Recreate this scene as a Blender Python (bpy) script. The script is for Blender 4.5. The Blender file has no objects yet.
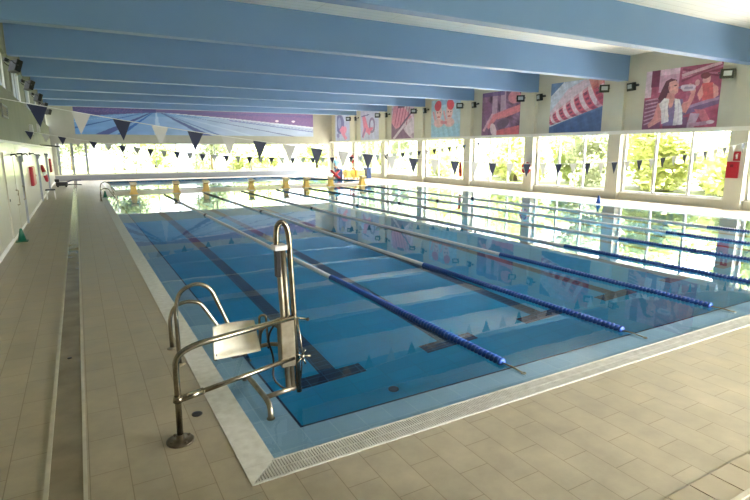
import bpy, bmesh, math, random
import numpy as np
from mathutils import Vector, Matrix, geometry, noise
random.seed(7)
PI = math.pi
SC = bpy.context.scene
COL = SC.collection

# ------------------------------------------------------------------ helpers
def lin(c):
    return tuple(((x/255)/12.92 if x/255 <= .04045 else ((x/255+.055)/1.055)**2.4) for x in c)

def mat(name, rgb, rough=.5, metal=0, spec=.5, coat=0, emit=None, estr=0):
    m = bpy.data.materials.new(name); m.use_nodes = True
    b = m.node_tree.nodes['Principled BSDF']
    b.inputs['Base Color'].default_value = (*lin(rgb), 1)
    b.inputs['Roughness'].default_value = rough
    b.inputs['Metallic'].default_value = metal
    b.inputs['Specular IOR Level'].default_value = spec
    b.inputs['Coat Weight'].default_value = coat
    if emit:
        b.inputs['Emission Color'].default_value = (*lin(emit), 1)
        b.inputs['Emission Strength'].default_value = estr
    return m

def vary(m, c1, c2, scale=3, rough=None, detail=4, coord='Object'):
    """noise-varied base colour"""
    nt = m.node_tree; N = nt.nodes; L = nt.links
    tc = N.new('ShaderNodeTexCoord'); no = N.new('ShaderNodeTexNoise'); mx = N.new('ShaderNodeMix'); mx.data_type = 'RGBA'
    rp = N.new('ShaderNodeMapRange'); rp.inputs[1].default_value = .3; rp.inputs[2].default_value = .7
    no.inputs['Scale'].default_value = scale; no.inputs['Detail'].default_value = detail
    L.new(tc.outputs[coord], no.inputs['Vector']); L.new(no.outputs['Fac'], rp.inputs[0]); L.new(rp.outputs[0], mx.inputs['Factor'])
    mx.inputs[6].default_value = (*lin(c1), 1); mx.inputs[7].default_value = (*lin(c2), 1)
    L.new(mx.outputs[2], N['Principled BSDF'].inputs['Base Color'])
    return m

class MB:
    def __init__(s): s.bm = bmesh.new(); s.mi = 0
    def box(s, x0, x1, y0, y1, z0, z1, M=None):
        vs = [Vector((x, y, z)) for x in (x0, x1) for y in (y0, y1) for z in (z0, z1)]
        if M: vs = [M @ v for v in vs]
        v = [s.bm.verts.new(p) for p in vs]
        for f in ((0,1,3,2),(4,6,7,5),(0,4,5,1),(2,3,7,6),(0,2,6,4),(1,5,7,3)):
            fc = s.bm.faces.new([v[i] for i in f]); fc.material_index = s.mi
        return s
    def poly(s, pts):
        f = s.bm.faces.new([s.bm.verts.new(p) for p in pts]); f.material_index = s.mi; return s
    def tube(s, pts, r, n=10, cap=True, smooth=True):
        pts = [Vector(p) for p in pts]; rs = r if isinstance(r, (list, tuple)) else [r]*len(pts)
        rings = []; prev = None
        for i, p in enumerate(pts):
            t = (pts[min(i+1, len(pts)-1)] - pts[max(i-1, 0)]).normalized()
            if prev is None:
                a = Vector((0,0,1)) if abs(t.z) < .9 else Vector((1,0,0))
                u = t.cross(a).normalized()
            else:
                u = (prev - t*prev.dot(t)).normalized()
            prev = u; w = t.cross(u)
            rings.append([s.bm.verts.new(p + (u*math.cos(2*PI*k/n) + w*math.sin(2*PI*k/n))*rs[i]) for k in range(n)])
        for a, b in zip(rings, rings[1:]):
            for k in range(n):
                f = s.bm.faces.new((a[k], a[(k+1)%n], b[(k+1)%n], b[k])); f.smooth = smooth; f.material_index = s.mi
        if cap:
            for rr, rev in ((rings[0], True), (rings[-1], False)):
                f = s.bm.faces.new(rr[::-1] if rev else rr); f.material_index = s.mi
        return s
    def lathe(s, prof, n=16, c=(0,0,0), smooth=True):
        """prof: list of (r, z) around z axis at c"""
        return s.tube([(c[0], c[1], c[2]+z) for r, z in prof], [max(r, 1e-4) for r, z in prof], n, True, smooth) if False else s._lathe(prof, n, c, smooth)
    def _lathe(s, prof, n, c, smooth):
        rings = [[s.bm.verts.new((c[0]+r*math.cos(2*PI*k/n), c[1]+r*math.sin(2*PI*k/n), c[2]+z)) for k in range(n)] for r, z in prof]
        for a, b in zip(rings, rings[1:]):
            for k in range(n):
                f = s.bm.faces.new((a[k], a[(k+1)%n], b[(k+1)%n], b[k])); f.smooth = smooth; f.material_index = s.mi
        s.bm.faces.new(rings[0][::-1]).material_index = s.mi; s.bm.faces.new(rings[-1]).material_index = s.mi
        return s
    def torus(s, R, r, M=None, n=28, k=10, a0=0, a1=2*PI):
        full = abs(a1-a0-2*PI) < 1e-6
        rings = []
        for i in range(n if full else n+1):
            a = a0+(a1-a0)*i/n
            ring = []
            for j in range(k):
                b = 2*PI*j/k
                p = Vector(((R+r*math.cos(b))*math.cos(a), (R+r*math.cos(b))*math.sin(a), r*math.sin(b)))
                ring.append(s.bm.verts.new(M @ p if M else p))
            rings.append(ring)
        prs = list(zip(rings, rings[1:]))
        if full: prs.append((rings[-1], rings[0]))
        for a, b in prs:
            for j in range(k):
                f = s.bm.faces.new((a[j], b[j], b[(j+1)%k], a[(j+1)%k])); f.smooth = True; f.material_index = s.mi
        if not full:
            s.bm.faces.new(rings[0]); s.bm.faces.new(rings[-1][::-1])
        return s
    def build(s, name, m, parent=None, bevel=0, loc=None, recalc=True):
        if recalc: bmesh.ops.recalc_face_normals(s.bm, faces=s.bm.faces)
        me = bpy.data.meshes.new(name); s.bm.to_mesh(me); s.bm.free()
        for x in (m if isinstance(m, (list, tuple)) else [m]): me.materials.append(x)
        o = bpy.data.objects.new(name, me); COL.objects.link(o)
        if parent: o.parent = parent
        if loc: o.location = loc
        if bevel:
            b = o.modifiers.new('Bevel', 'BEVEL'); b.width = bevel; b.segments = 2; b.limit_method = 'ANGLE'
        return o

def fillet(pts, r=.08, n=6):
    """round the corners of a polyline"""
    pts = [Vector(p) for p in pts]; out = [pts[0]]
    for i in range(1, len(pts)-1):
        a, b, c = pts[i-1], pts[i], pts[i+1]
        d = min(r, (a-b).length*.49, (c-b).length*.49)
        p = b + (a-b).normalized()*d; q = b + (c-b).normalized()*d
        for k in range(n+1):
            t = k/n; out.append(p*(1-t)**2 + b*2*t*(1-t) + q*t*t)
    out.append(pts[-1]); return out

def tag(o, label=None, cat=None, group=None, kind=None):
    if label: o['label'] = label
    if cat: o['category'] = cat
    if group: o['group'] = group
    if kind: o['kind'] = kind
    return o
def empty(name, loc, rz=0, **k):
    o = bpy.data.objects.new(name, None); COL.objects.link(o); o.location = loc; o.rotation_euler.z = rz; o.empty_display_size = .1
    return tag(o, **k)
def copy_tree(o, parent=None):
    c = o.copy(); COL.objects.link(c)
    if parent: c.parent = parent
    for ch in [x for x in bpy.data.objects if x.parent == o]: copy_tree(ch, c)
    return c
def struct(o): o['kind'] = 'structure'; return o

# ------------------------------------------------------------------ dimensions
XL, XR = -2.987, 19.84           # side walls (inner faces)
YF, YB = -6.0, 41.93             # wall behind the camera, far wall
ZC, ZB = 6.2, 5.14               # ceiling, beam underside
YB0, SP = 6.139, 5.113           # beam rhythm
PW, PL = 16.66, 25.0             # pool
beams_y = [YB0 + SP*k for k in range(-2, 7)]

# ------------------------------------------------------------------ materials
M = {}
M['wall'] = vary(mat('wall_paint', (205,201,184), .7), (207,203,186), (199,195,178), 1.5)
M['wallShade'] = vary(mat('shaded_wall_paint', (134,135,118), .65), (136,137,120), (128,129,112), 1.2)  # darker than the right wall: shade put into the paint colour
M['white'] = mat('white_paint', (232,230,224), .45)
M['wallB'] = vary(mat('far_wall_paint', (178,177,166), .65), (180,179,168), (170,169,158), 1.2)
M['base_backlit'] = mat('backlit_grey_low_wall', (140,145,156), .5)  # grey-blue takes in the shade of the backlit low wall
M['crate'] = mat('pale_yellow_plastic', (240,226,120), .45)
M['panel'] = mat('glossy_white_panel', (186,181,164), .32, coat=.2)  # white dimmed, the left side's shade is in this colour
M['beam'] = vary(mat('blue_beam_paint', (110,143,188), .45), (109,142,187), (113,146,190), .6)
M['steel'] = vary(mat('stainless_steel', (158,150,132), .26, metal=1), (166,158,140), (132,123,104), 14)
M['steel_dull'] = vary(mat('dull_steel', (176,168,148), .42, metal=.85), (160,151,130), (126,116,94), 10)
M['alu'] = mat('window_aluminium', (206,206,202), .4)
M['dark_alu'] = mat('grey_post', (150,155,158), .35, metal=.3)
M['black'] = mat('black_plastic', (18,19,21), .35)
M['red'] = mat('red_paint', (176,24,40), .45)
M['ropeblue'] = mat('blue_float', (12,70,150), .4)
M['ropewhite'] = mat('white_float', (206,214,220), .35)
M['ropenavy'] = mat('navy_float', (28,48,78), .35)
M['flagnavy'] = mat('navy_pennant', (20,30,62), .6)
M['flagwhite'] = mat('white_pennant', (184,182,178), .6)
M['string'] = mat('banner_cord', (215,215,212), .6)
M['yellow'] = vary(mat('yellow_block', (232,196,98), .45), (236,200,102), (218,182,88), 6)
M['cream'] = mat('cream_block', (224,206,160), .45)
M['green'] = mat('green_cone', (12,88,62), .45)
M['blue'] = mat('blue_plastic', (40,86,170), .4)
M['navy'] = mat('navy_plastic', (38,58,104), .4)
M['lblue'] = mat('light_blue_cloth', (130,190,225), .7)
M['pink'] = mat('pink_foam', (235,130,140), .6)
M['orange'] = mat('orange_foam', (240,150,80), .6)
M['skin'] = mat('skin', (176,128,102), .55)
M['hair'] = mat('dark_hair', (50,36,30), .6)
M['flange'] = vary(mat('weathered_steel', (96,88,72), .45, metal=.8), (104,94,76), (74,66,52), 10)
M['seat'] = vary(mat('cream_seat_plastic', (232,226,206), .4), (234,229,210), (214,204,176), 9)
M['rubber'] = mat('dark_rubber', (34,32,30), .6)
M['foil'] = mat('lamp_glass', (185,192,198), .15)
M['bark'] = mat('bark', (98,84,66), .9)
M['navyline'] = mat('navy_tile', (14,26,66), .35)

def floor_tiles():
    m = mat('beige_deck_tile', (170,160,138), .42); nt = m.node_tree; N = nt.nodes; L = nt.links; B = N['Principled BSDF']
    tc = N.new('ShaderNodeTexCoord'); mp = N.new('ShaderNodeMapping'); mp.inputs['Rotation'].default_value = (0,0,PI/2); mp.inputs['Location'].default_value = (-.16,.02,0)
    br = N.new('ShaderNodeTexBrick'); br.offset = .5
    br.inputs['Scale'].default_value = 1; br.inputs['Brick Width'].default_value = .5; br.inputs['Row Height'].default_value = .25
    br.inputs['Mortar Size'].default_value = .0035; br.inputs['Mortar Smooth'].default_value = .3; br.inputs['Bias'].default_value = 0
    br.inputs['Color1'].default_value = (*lin((170,158,134)),1); br.inputs['Color2'].default_value = (*lin((165,153,129)),1)
    br.inputs['Mortar'].default_value = (*lin((136,122,98)),1)
    L.new(tc.outputs['Object'], mp.inputs['Vector']); L.new(mp.outputs[0], br.inputs['Vector'])
    n1 = N.new('ShaderNodeTexNoise'); n1.inputs['Scale'].default_value = 2.6; n1.inputs['Detail'].default_value = 6; n1.inputs['Roughness'].default_value = .65
    L.new(tc.outputs['Object'], n1.inputs['Vector'])
    mr = N.new('ShaderNodeMapRange'); mr.inputs[1].default_value = .35; mr.inputs[2].default_value = .7; mr.inputs[3].default_value = .84; mr.inputs[4].default_value = 1.14
    L.new(n1.outputs['Fac'], mr.inputs[0])
    mx = N.new('ShaderNodeVectorMath'); mx.operation = 'SCALE'
    L.new(br.outputs['Color'], mx.inputs[0]); L.new(mr.outputs[0], mx.inputs['Scale']); L.new(mx.outputs[0], B.inputs['Base Color'])
    m2 = N.new('ShaderNodeMapRange'); m2.inputs[1].default_value = .35; m2.inputs[2].default_value = .65; m2.inputs[3].default_value = .32; m2.inputs[4].default_value = .5
    L.new(n1.outputs['Fac'], m2.inputs[0]); L.new(m2.outputs[0], B.inputs['Roughness'])
    bp = N.new('ShaderNodeBump'); bp.inputs['Strength'].default_value = .25; bp.inputs['Distance'].default_value = .004
    L.new(br.outputs['Fac'], bp.inputs['Height']); bp.invert = True; L.new(bp.outputs[0], B.inputs['Normal'])
    return m
M['deck'] = floor_tiles()

def tile_mat(name, c1, c2, mortar, w, h, rough=.35, ms=.004, rot=0):
    m = mat(name, c1, rough); nt = m.node_tree; N = nt.nodes; L = nt.links; B = N['Principled BSDF']
    tc = N.new('ShaderNodeTexCoord'); mp = N.new('ShaderNodeMapping'); mp.inputs['Rotation'].default_value = (0,0,rot)
    br = N.new('ShaderNodeTexBrick'); br.offset = 0
    br.inputs['Scale'].default_value = 1; br.inputs['Brick Width'].default_value = w; br.inputs['Row Height'].default_value = h
    br.inputs['Mortar Size'].default_value = ms; br.inputs['Mortar Smooth'].default_value = .2
    for k, c in (('Color1', c1), ('Color2', c2), ('Mortar', mortar)): br.inputs[k].default_value = (*lin(c), 1)
    L.new(tc.outputs['Object'], mp.inputs[0]); L.new(mp.outputs[0], br.inputs[0]); L.new(br.outputs['Color'], B.inputs['Base Color'])
    return m
M['pool'] = tile_mat('blue_pool_tile', (10,140,190), (12,146,196), (22,124,170), .5, .25, .3)
M['ledge'] = tile_mat('pale_blue_ledge_tile', (142,168,188), (148,174,193), (166,186,199), .25, .25)
M['line'] = tile_mat('dark_lane_tile', (18,28,62), (22,33,68), (52,92,132), .25, .125, .35, .006)
M['ceil'] = tile_mat('white_ceiling_panel', (246,244,238), (243,241,235), (208,205,196), 2.5, .3, .6, .008)
M['stone'] = vary(mat('white_gutter_stone', (214,212,202), .5), (216,214,204), (196,192,180), 12)
M['channel'] = vary(mat('wet_channel_tile', (142,128,104), .2), (148,134,108), (122,110,88), 3)

def water_mat():
    m = bpy.data.materials.new('pool_water'); m.use_nodes = True; nt = m.node_tree; N = nt.nodes; L = nt.links
    N.remove(N['Principled BSDF'])
    g = N.new('ShaderNodeBsdfGlass'); g.inputs['IOR'].default_value = 1.333; g.inputs['Roughness'].default_value = 0
    g.inputs['Color'].default_value = (.88,.97,1,1)
    tc = N.new('ShaderNodeTexCoord'); n = N.new('ShaderNodeTexNoise'); n.inputs['Scale'].default_value = 1.1; n.inputs['Detail'].default_value = 2
    b = N.new('ShaderNodeBump'); b.inputs['Strength'].default_value = .12; b.inputs['Distance'].default_value = .01
    L.new(tc.outputs['Object'], n.inputs[0]); L.new(n.outputs['Fac'], b.inputs['Height']); L.new(b.outputs[0], g.inputs['Normal'])
    L.new(g.outputs[0], N['Material Output'].inputs['Surface'])
    return m
M['water'] = water_mat()

def glass_mat():
    m = bpy.data.materials.new('window_glass'); m.use_nodes = True; nt = m.node_tree; N = nt.nodes; L = nt.links
    N.remove(N['Principled BSDF'])
    t = N.new('ShaderNodeBsdfTransparent'); t.inputs[0].default_value = (.97,.99,.98,1)
    g = N.new('ShaderNodeBsdfGlossy'); g.inputs['Roughness'].default_value = .0
    f = N.new('ShaderNodeFresnel'); f.inputs['IOR'].default_value = 1.12
    x = N.new('ShaderNodeMixShader')
    L.new(f.outputs[0], x.inputs[0]); L.new(t.outputs[0], x.inputs[1]); L.new(g.outputs[0], x.inputs[2]); L.new(x.outputs[0], N['Material Output'].inputs[0])
    return m
M['glass'] = glass_mat()
M['glass_tint'] = M['glass'].copy(); M['glass_tint'].name = 'tinted_glass'
for n_ in M['glass_tint'].node_tree.nodes:
    if n_.type == 'BSDF_TRANSPARENT': n_.inputs[0].default_value = (.2,.215,.23,1)

def leaf_mat(name, c1, c2):
    m = vary(mat(name, c1, .6), c1, c2, .8)
    nt = m.node_tree; N = nt.nodes; L = nt.links; P = N['Principled BSDF']
    t = N.new('ShaderNodeBsdfTranslucent'); x = N.new('ShaderNodeMixShader'); x.inputs[0].default_value = .5
    L.new(P.inputs['Base Color'].links[0].from_socket, t.inputs['Color'])
    L.new(P.outputs[0], x.inputs[1]); L.new(t.outputs[0], x.inputs[2]); L.new(x.outputs[0], N['Material Output'].inputs[0])
    return m
M['leafA'] = leaf_mat('leaves_light', (198,202,140), (172,182,118))
M['leafB'] = leaf_mat('leaves_mid', (164,178,124), (190,194,134))
M['leafC'] = leaf_mat('leaves_grey', (134,144,118), (156,162,126))
M['lawn'] = vary(mat('lawn', (84,92,44), .8), (90,98,48), (76,86,40), .25)
M['path'] = mat('pale_paving', (214,208,196), .8)

def vcol_mat(name, rough=.5):
    m = bpy.data.materials.new(name); m.use_nodes = True; N = m.node_tree.nodes
    a = N.new('ShaderNodeVertexColor'); a.layer_name = 'print'
    m.node_tree.links.new(a.outputs[0], N['Principled BSDF'].inputs['Base Color']); N['Principled BSDF'].inputs['Roughness'].default_value = rough
    return m
M['print'] = vcol_mat('printed_vinyl')

# ------------------------------------------------------------------ floor / deck
FARPOOL = [(.3,28.95),(14.2,28.3),(16.9,30.2),(12.75,38.9),(.3,38.6)]
def ring(pts, z): return [Vector((x, y, z)) for x, y in pts]
outer = ring([(XL,YF),(XR,YF),(XR,YB),(XL,YB)], 0)
G = .57
hole1 = ring([(-G,-G),(-G,PL+G),(PW+G,PL+G),(PW+G,-G)], 0)
hole2 = ring(FARPOOL[::-1], 0)
tris = geometry.tessellate_polygon([outer, hole1, hole2])
allp = outer + hole1 + hole2
b = MB(); vs = [b.bm.verts.new(p) for p in allp]
for t in tris: b.bm.faces.new([vs[i] for i in t])
fl = b.build('floor', M['deck'], recalc=False)
for p in fl.data.polygons:
    if p.normal.z < 0: p.flip()
struct(fl)

# drain channels: left one runs along the hall, near one across it
b = MB(); b.box(-1.76,-1.56,-1.9,YB-.3,.001,.004)
struct(b.build('trim_1', M['channel']))
b = MB(); x = -1.77
while x < XR-.3:
    b.box(x+.004, x+.246, -2.25, -2.03, .001, .008); x += .25
tile_ = vary(mat('channel_tile', (166,153,128), .45), (170,157,132), (158,145,120), 4)
struct(b.build('trim_8', tile_, bevel=.003))
b = MB()
b.box(-1.79,-1.76,-1.9,YB-.3,0,.012); b.box(-1.56,-1.535,-1.9,YB-.3,0,.008); b.box(-1.79,XR-.1,-2.285,-2.25,0,.012)
struct(b.build('trim_2', vary(mat('pale_curb', (190,182,160), .5), (192,184,162), (172,164,142), 5)))

# ------------------------------------------------------------------ swimming pool
pool = empty('swimming_pool', (0,0,0), label='large rectangular blue tiled swimming pool with eight lanes', cat='swimming pool')
D = 1.85
b = MB()
b.poly([(0,0,-D),(PW,0,-D),(PW,PL,-D),(0,PL,-D)])
for (a, c) in (((0,0),(PW,0)),((PW,0),(PW,PL)),((PW,PL),(0,PL)),((0,PL),(0,0))):
    b.poly([(a[0],a[1],-D),(c[0],c[1],-D),(c[0],c[1],-.04),(a[0],a[1],-.04)])
b.build('basin', M['pool'], pool)
b = MB(); g = .34; z0, z1 = -.12, -.03
b.box(-g,0,-g,PL+g,z0,z1); b.box(PW,PW+g,-g,PL+g,z0,z1); b.box(0,PW,-g,0,z0,z1); b.box(0,PW,PL,PL+g,z0,z1)
b.build('overflow_ledge', M['ledge'], pool)
b = MB(); e = .022; z = -.026
b.box(0,e,0,PL,-.07,z); b.box(PW-e,PW,0,PL,-.07,z); b.box(0,PW,0,e,-.07,z); b.box(0,PW,PL-e,PL,-.07,z)
b.build('edge_tile', M['navyline'], pool)
for k in range(8):
    xc = 1.34 + 2*k
    b = MB(); w = .125
    b.box(xc-w,xc+w,2.45,PL-2.45,-D,-D+.004); b.box(xc-.48,xc+.48,2.2,2.45,-D,-D+.005); b.box(xc-.48,xc+.48,PL-2.45,PL-2.2,-D,-D+.005)
    b.box(xc-w,xc+w,PL-.004,PL,-1.3,-.3); b.box(xc-.25,xc+.25,PL-.005,PL,-.9,-.65)
    b.box(xc-w,xc+w,0,.004,-1.3,-.3)
    b.build('lane_line', M['line'], pool)
b = MB(); b._lathe([(.07,-D),(.07,-D+.01),(.05,-D+.014)], 16, (1.9,1.62,0), True); b.build('floor_inlet', M['navyline'], pool)
# gutter cover: smooth stone on the long sides and far end, slotted bars on the near end
b = MB(); a0, a1 = g, G
def quadprism(b, p, z0, z1):
    lo = [b.bm.verts.new((x,y,z0)) for x,y in p]; hi = [b.bm.verts.new((x,y,z1)) for x,y in p]; n = len(p)
    b.bm.faces.new(lo[::-1]); b.bm.faces.new(hi)
    for i in range(n): b.bm.faces.new((lo[i], lo[(i+1)%n], hi[(i+1)%n], hi[i]))
quadprism(b, [(-a1,-a1),(-a0,-a0),(-a0,PL+a0),(-a1,PL+a1)], -.1, .004)
quadprism(b, [(PW+a0,-a0),(PW+a1,-a1),(PW+a1,PL+a1),(PW+a0,PL+a0)], -.1, .004)
quadprism(b, [(-a1,PL+a1),(-a0,PL+a0),(PW+a0,PL+a0),(PW+a1,PL+a1)], -.1, .004)
b.box(-a1,-a0,-.36,-.352,.0,.006); 
b.build('gutter_cover', M['stone'], pool)
b = MB(); x = -a1+.02
b.box(-a1,PW+a1,-a1,-a1+.022,-.1,.004); b.box(-a0,PW+a0,-a0-.018,-a0,-.1,.004)
while x < PW+a1-.03:
    lim = -a1+.02; top = -a0-.016
    if x < -a0: top = min(top, x-.0)          # mitred corner
    if x > PW+a0: top = min(top, PW-x)
    if top > lim+.01: b.box(x, x+.011, lim, top, -.03, .003)
    x += .0215
b.box(-a0,PW+a0,-.462,-.454,-.03,.0025)
b.build('slotted_grate', M['stone'], pool)
b = MB(); b.box(-a1,PW+a1,-a1,-a0,-.14,-.1)
b.build('gutter_trough', mat('trough', (92,90,84), .7), pool)
# water, spilling over the ledge up to the gutter
b = MB(); zw = -.008
b.poly([(-g,-g,zw),(PW+g,-g,zw),(PW+g,PL+g,zw),(-g,PL+g,zw)])
tag(b.build('pool_water', M['water'], recalc=False), 'still clear water filling the large lane pool', 'water', kind='stuff')

# far pool
fp = empty('far_pool', (0,0,0), label='smaller pool beyond the starting blocks with one slanted side', cat='swimming pool')
b = MB(); 
b.poly([(x,y,-.9) for x,y in FARPOOL])
for i in range(5):
    p, q = FARPOOL[i], FARPOOL[(i+1)%5]
    b.poly([(p[0],p[1],-.9),(q[0],q[1],-.9),(q[0],q[1],0),(p[0],p[1],0)])
b.build('basin', M['pool'], fp)
b = MB()
cx = sum(p[0] for p in FARPOOL)/5; cy = sum(p[1] for p in FARPOOL)/5
def off(p, d):
    v = Vector((p[0]-cx, p[1]-cy)); 
    return (p[0]+math.copysign(d, v.x), p[1]+math.copysign(d, v.y))
for i in range(5):
    p, q = FARPOOL[i], FARPOOL[(i+1)%5]
    quadprism(b, [p, q, off(q,.35), off(p,.35)], -.02, .03 if i in (2,3) else .012)
b.build('pool_rim', M['white'], fp)
b = MB()
for i in range(5):
    p, q = FARPOOL[i], FARPOOL[(i+1)%5]
    b.tube([(p[0],p[1],.015),(q[0],q[1],.015)], .03, 6)
b.build('edge_tile', M['navyline'], fp)
b = MB(); b.poly([(x,y,-.03) for x,y in FARPOOL])
tag(b.build('far_pool_water', M['water'], recalc=False), 'water of the smaller pool beyond the starting blocks', 'water', kind='stuff')

# ------------------------------------------------------------------ lane ropes
def rope_mesh(y0, y1, pitch, R, n=8):
    b = MB(); prof = []
    y = y0
    while y < y1-.01:
        prof += [(R*.45,y),(R,y+pitch*.12),(R,y+pitch*.45),(R*.45,y+pitch*.6)]; y += pitch
    rings = [[b.bm.verts.new((r*math.cos(2*PI*k/n), yy, r*math.sin(2*PI*k/n))) for k in range(n)] for r, yy in prof]
    for p, q in zip(rings, rings[1:]):
        for k in range(n): b.bm.faces.new((p[k], q[k], q[(k+1)%n], p[(k+1)%n])).smooth = True
    b.bm.faces.new(rings[0]); b.bm.faces.new(rings[-1][::-1])
    return b
rope = empty('lane_rope', (2.33,0,0))
rope_mesh(.12,4.45,.062,.055,10).build('near_floats', M['ropeblue'], rope)
rope_mesh(4.45,20.5,.05,.048,8).build('middle_floats', M['ropewhite'], rope)
rope_mesh(20.5,24.8,.08,.048,8).build('far_floats', M['ropenavy'], rope)
b = MB(); b._lathe([(.05,-.09),(.075,-.07),(.075,.07),(.05,.09)], 10, (0,0,0), True)
mk = b.build('marker_float', M['ropenavy'], rope); mk.rotation_euler.x = PI/2; mk.location = (0,14.8,0)
b = MB(); b.tube([(0,.14,0),(0,-.02,.012),(0,-.16,.004)], .008, 6); b.torus(.022,.006, Matrix.Translation((0,-.18,.004)), 12, 6)
b.build('end_hook', M['steel_dull'], rope)
ordn = ['first','second','third','fourth','fifth','sixth','seventh','eighth','ninth']
ropes = [rope] + [copy_tree(rope) for _ in range(6)]
for k, r in enumerate(ropes):
    r.location.x = 2.33 + 2.0*k
    tag(r, f'floating lane rope, {ordn[k]} from the left long edge of the large pool', 'lane rope', 'lane ropes of the large pool')

# ------------------------------------------------------------------ walls
TW = .3
# right wall: low wall, header wall, pillars; windows are separate
ZS, ZH = .33, 3.0
b = MB()
b.box(XR,XR+TW,YF,YB,0,ZS); b.box(XR,XR+TW,YF,YB,ZH,ZC)
b.box(XR,XR+TW,beams_y[0]+.6,beams_y[1]+.1,ZS,ZH)  # unseen near bay walled up to darken the left side
for y in beams_y: b.box(XR-.2,XR+TW,y+.02,y+.63,0,ZC)
b.box(XR,XR+TW,YF,beams_y[0]+.02,ZS,ZH)
b.box(XR,XR+TW,YB-.55,YB,ZS,ZH)
struct(b.build('wall_right', M['wall']))
b = MB(); b.box(XR-.24,XR,YF,YB,ZH-.13,ZH+.03)
struct(b.build('trim_3', M['white']))
b = MB(); b.box(XR-.03,XR,YF,YB,ZS-.03,ZS+.01)
struct(b.build('trim_4', M['white']))
wn = 1
for k, y in enumerate(beams_y):
    if k == 0: continue
    y0, y1 = y+.63, min(y+SP+.02, YB-.55)
    w = empty(f'window_{wn}', (XR+.12,0,0)); struct(w); wn += 1
    f = MB(); t = .05
    f.box(0,.08,y0,y0+.13,ZS,ZH); f.box(0,.08,y1-.1,y1,ZS,ZH); f.box(0,.08,y0,y1,ZS,ZS+.06); f.box(0,.08,y0,y1,ZH-.06,ZH)
    f.build('window_frame', M['alu'], w)
    step = (y1-y0)/3
    ms = [y0+step*1+.02, y0+step*2+.02]
    for q in ms: MB().box(-.01,.09,q-.045,q+.045,ZS+.06,ZH-.06).build('mullion', M['alu'], w)
    MB().poly([(.04,y0+.1,ZS+.05),(.04,y1-.1,ZS+.05),(.04,y1-.1,ZH-.05),(.04,y0+.1,ZH-.05)]).build('pane', M['glass'], w)

# far wall
ZS2, ZH2 = .45, 2.8
b = MB(); b.box(XL-TW,XR+TW,YB,YB+TW,0,ZS2); b.box(XL-TW,XR+TW,YB,YB+TW,ZH2,ZC); b.box(XL-TW,XL+.3,YB,YB+TW,ZS2,ZH2); b.box(XR-.35,XR+TW,YB,YB+TW,ZS2,ZH2)
struct(b.build('wall_back', M['wallB']))
struct(MB().box(XL+.05,XR,YB-.03,YB,0,ZS2-.06).build('trim_9', M['base_backlit']))  # slab coloured with the backlit shade below the far windows
struct(MB().box(XL,XR,YB-.02,YB,ZS2-.06,ZS2).build('trim_5', M['white']))
w = empty(f'window_{wn}', (0,YB+.1,0)); struct(w); wn += 1
f = MB(); f.box(XL+.3,XR-.35,0,.08,ZS2,ZS2+.05); f.box(XL+.3,XR-.35,0,.08,ZH2-.05,ZH2); f.build('window_frame', M['alu'], w)
mx_ = [-2.58,-1.68,-.75] + [1.1+1.545*i for i in range(12)]
for i, x in enumerate(mx_):
    h = .085 if i < 3 else .03
    MB().box(x-h,x+h,-.03 if i<3 else 0,.09,ZS2,ZH2).build('mullion', M['dark_alu'], w)
MB().poly([(XL+.3,.04,ZS2),(XR-.35,.04,ZS2),(XR-.35,.04,ZH2),(XL+.3,.04,ZH2)]).build('pane', M['glass'], w)

# left wall
ZL0, ZL1 = 3.98, 5.14
b = MB()
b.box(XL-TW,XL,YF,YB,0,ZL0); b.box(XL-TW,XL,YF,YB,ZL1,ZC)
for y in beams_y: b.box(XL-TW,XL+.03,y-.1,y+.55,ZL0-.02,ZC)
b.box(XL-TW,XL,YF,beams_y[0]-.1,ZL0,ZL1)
struct(b.build('wall_left', M['wallShade']))
w_y = beams_y
for k, y in enumerate(w_y):
    y0, y1 = y+.55, min(y+SP-.1, YB)
    w = empty(f'window_{wn}', (XL-.16,0,0)); struct(w); wn += 1
    f = MB(); f.box(0,.06,y0,y1,ZL0,ZL0+.05); f.box(0,.06,y0,y1,ZL1-.05,ZL1); f.box(0,.06,y0,y0+.05,ZL0,ZL1); f.box(0,.06,y1-.05,y1,ZL0,ZL1)
    f.build('window_frame', M['alu'], w)
    for q in range(1,4): MB().box(0,.07,y0+(y1-y0)*q/4-.05,y0+(y1-y0)*q/4+.05,ZL0,ZL1).build('mullion', M['dark_alu'], w)
    MB().poly([(.03,y0,ZL0),(.03,y1,ZL0),(.03,y1,ZL1),(.03,y0,ZL1)]).build('pane', M['glass_tint'], w)
# glossy white lower cladding with posts, doors
b = MB()
ys = [YF] + [y+.2 for y in beams_y] + [YB]
for a, c in zip(ys, ys[1:]):
    n = 3; s = (c-a)/n
    for i in range(n): b.box(XL,XL+.03,a+i*s+.008,a+(i+1)*s-.008,.1,2.44)
struct(b.build('trim_6', M['panel']))
struct(MB().box(XL,XL+.05,YF,YB,2.44,2.5).build('trim_7', M['white']))
struct(MB().box(XL,XL+.05,YF,YB,0,.1).build('baseboard_left', M['white']))
for k, y in enumerate([15.7,23.9,31.6]):
    b = MB(); b.box(XL+.03,XL+.11,y-.05,y+.05,.0,1.98); b.box(XL+.03,XL+.16,y-.2,y+.2,1.9,2.08)
    tag(b.build('metal_post', M['dark_alu']), f'grey metal post with wide cap on the white left wall, {ordn[k]} from the camera', 'post', 'posts along the left wall')
for k, (y, z) in enumerate(((13.3,2.12),(15.0,2.14),(16.9,2.12),(20.2,2.12),(23.6,2.05),(30.5,2.05))):
    b = MB(); b.box(XL+.03,XL+.06,y-.07,y+.07,z-.05,z+.05); b.tube([(XL+.05,y,z),(XL+.16,y,z+.02),(XL+.2,y,z-.04)], .02, 8)
    tag(b.build('wall_hook', M['black']), f'small black fixture high on the white panels, {ordn[k]} along the left wall', 'hook', 'black fixtures on the left wall')
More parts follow.
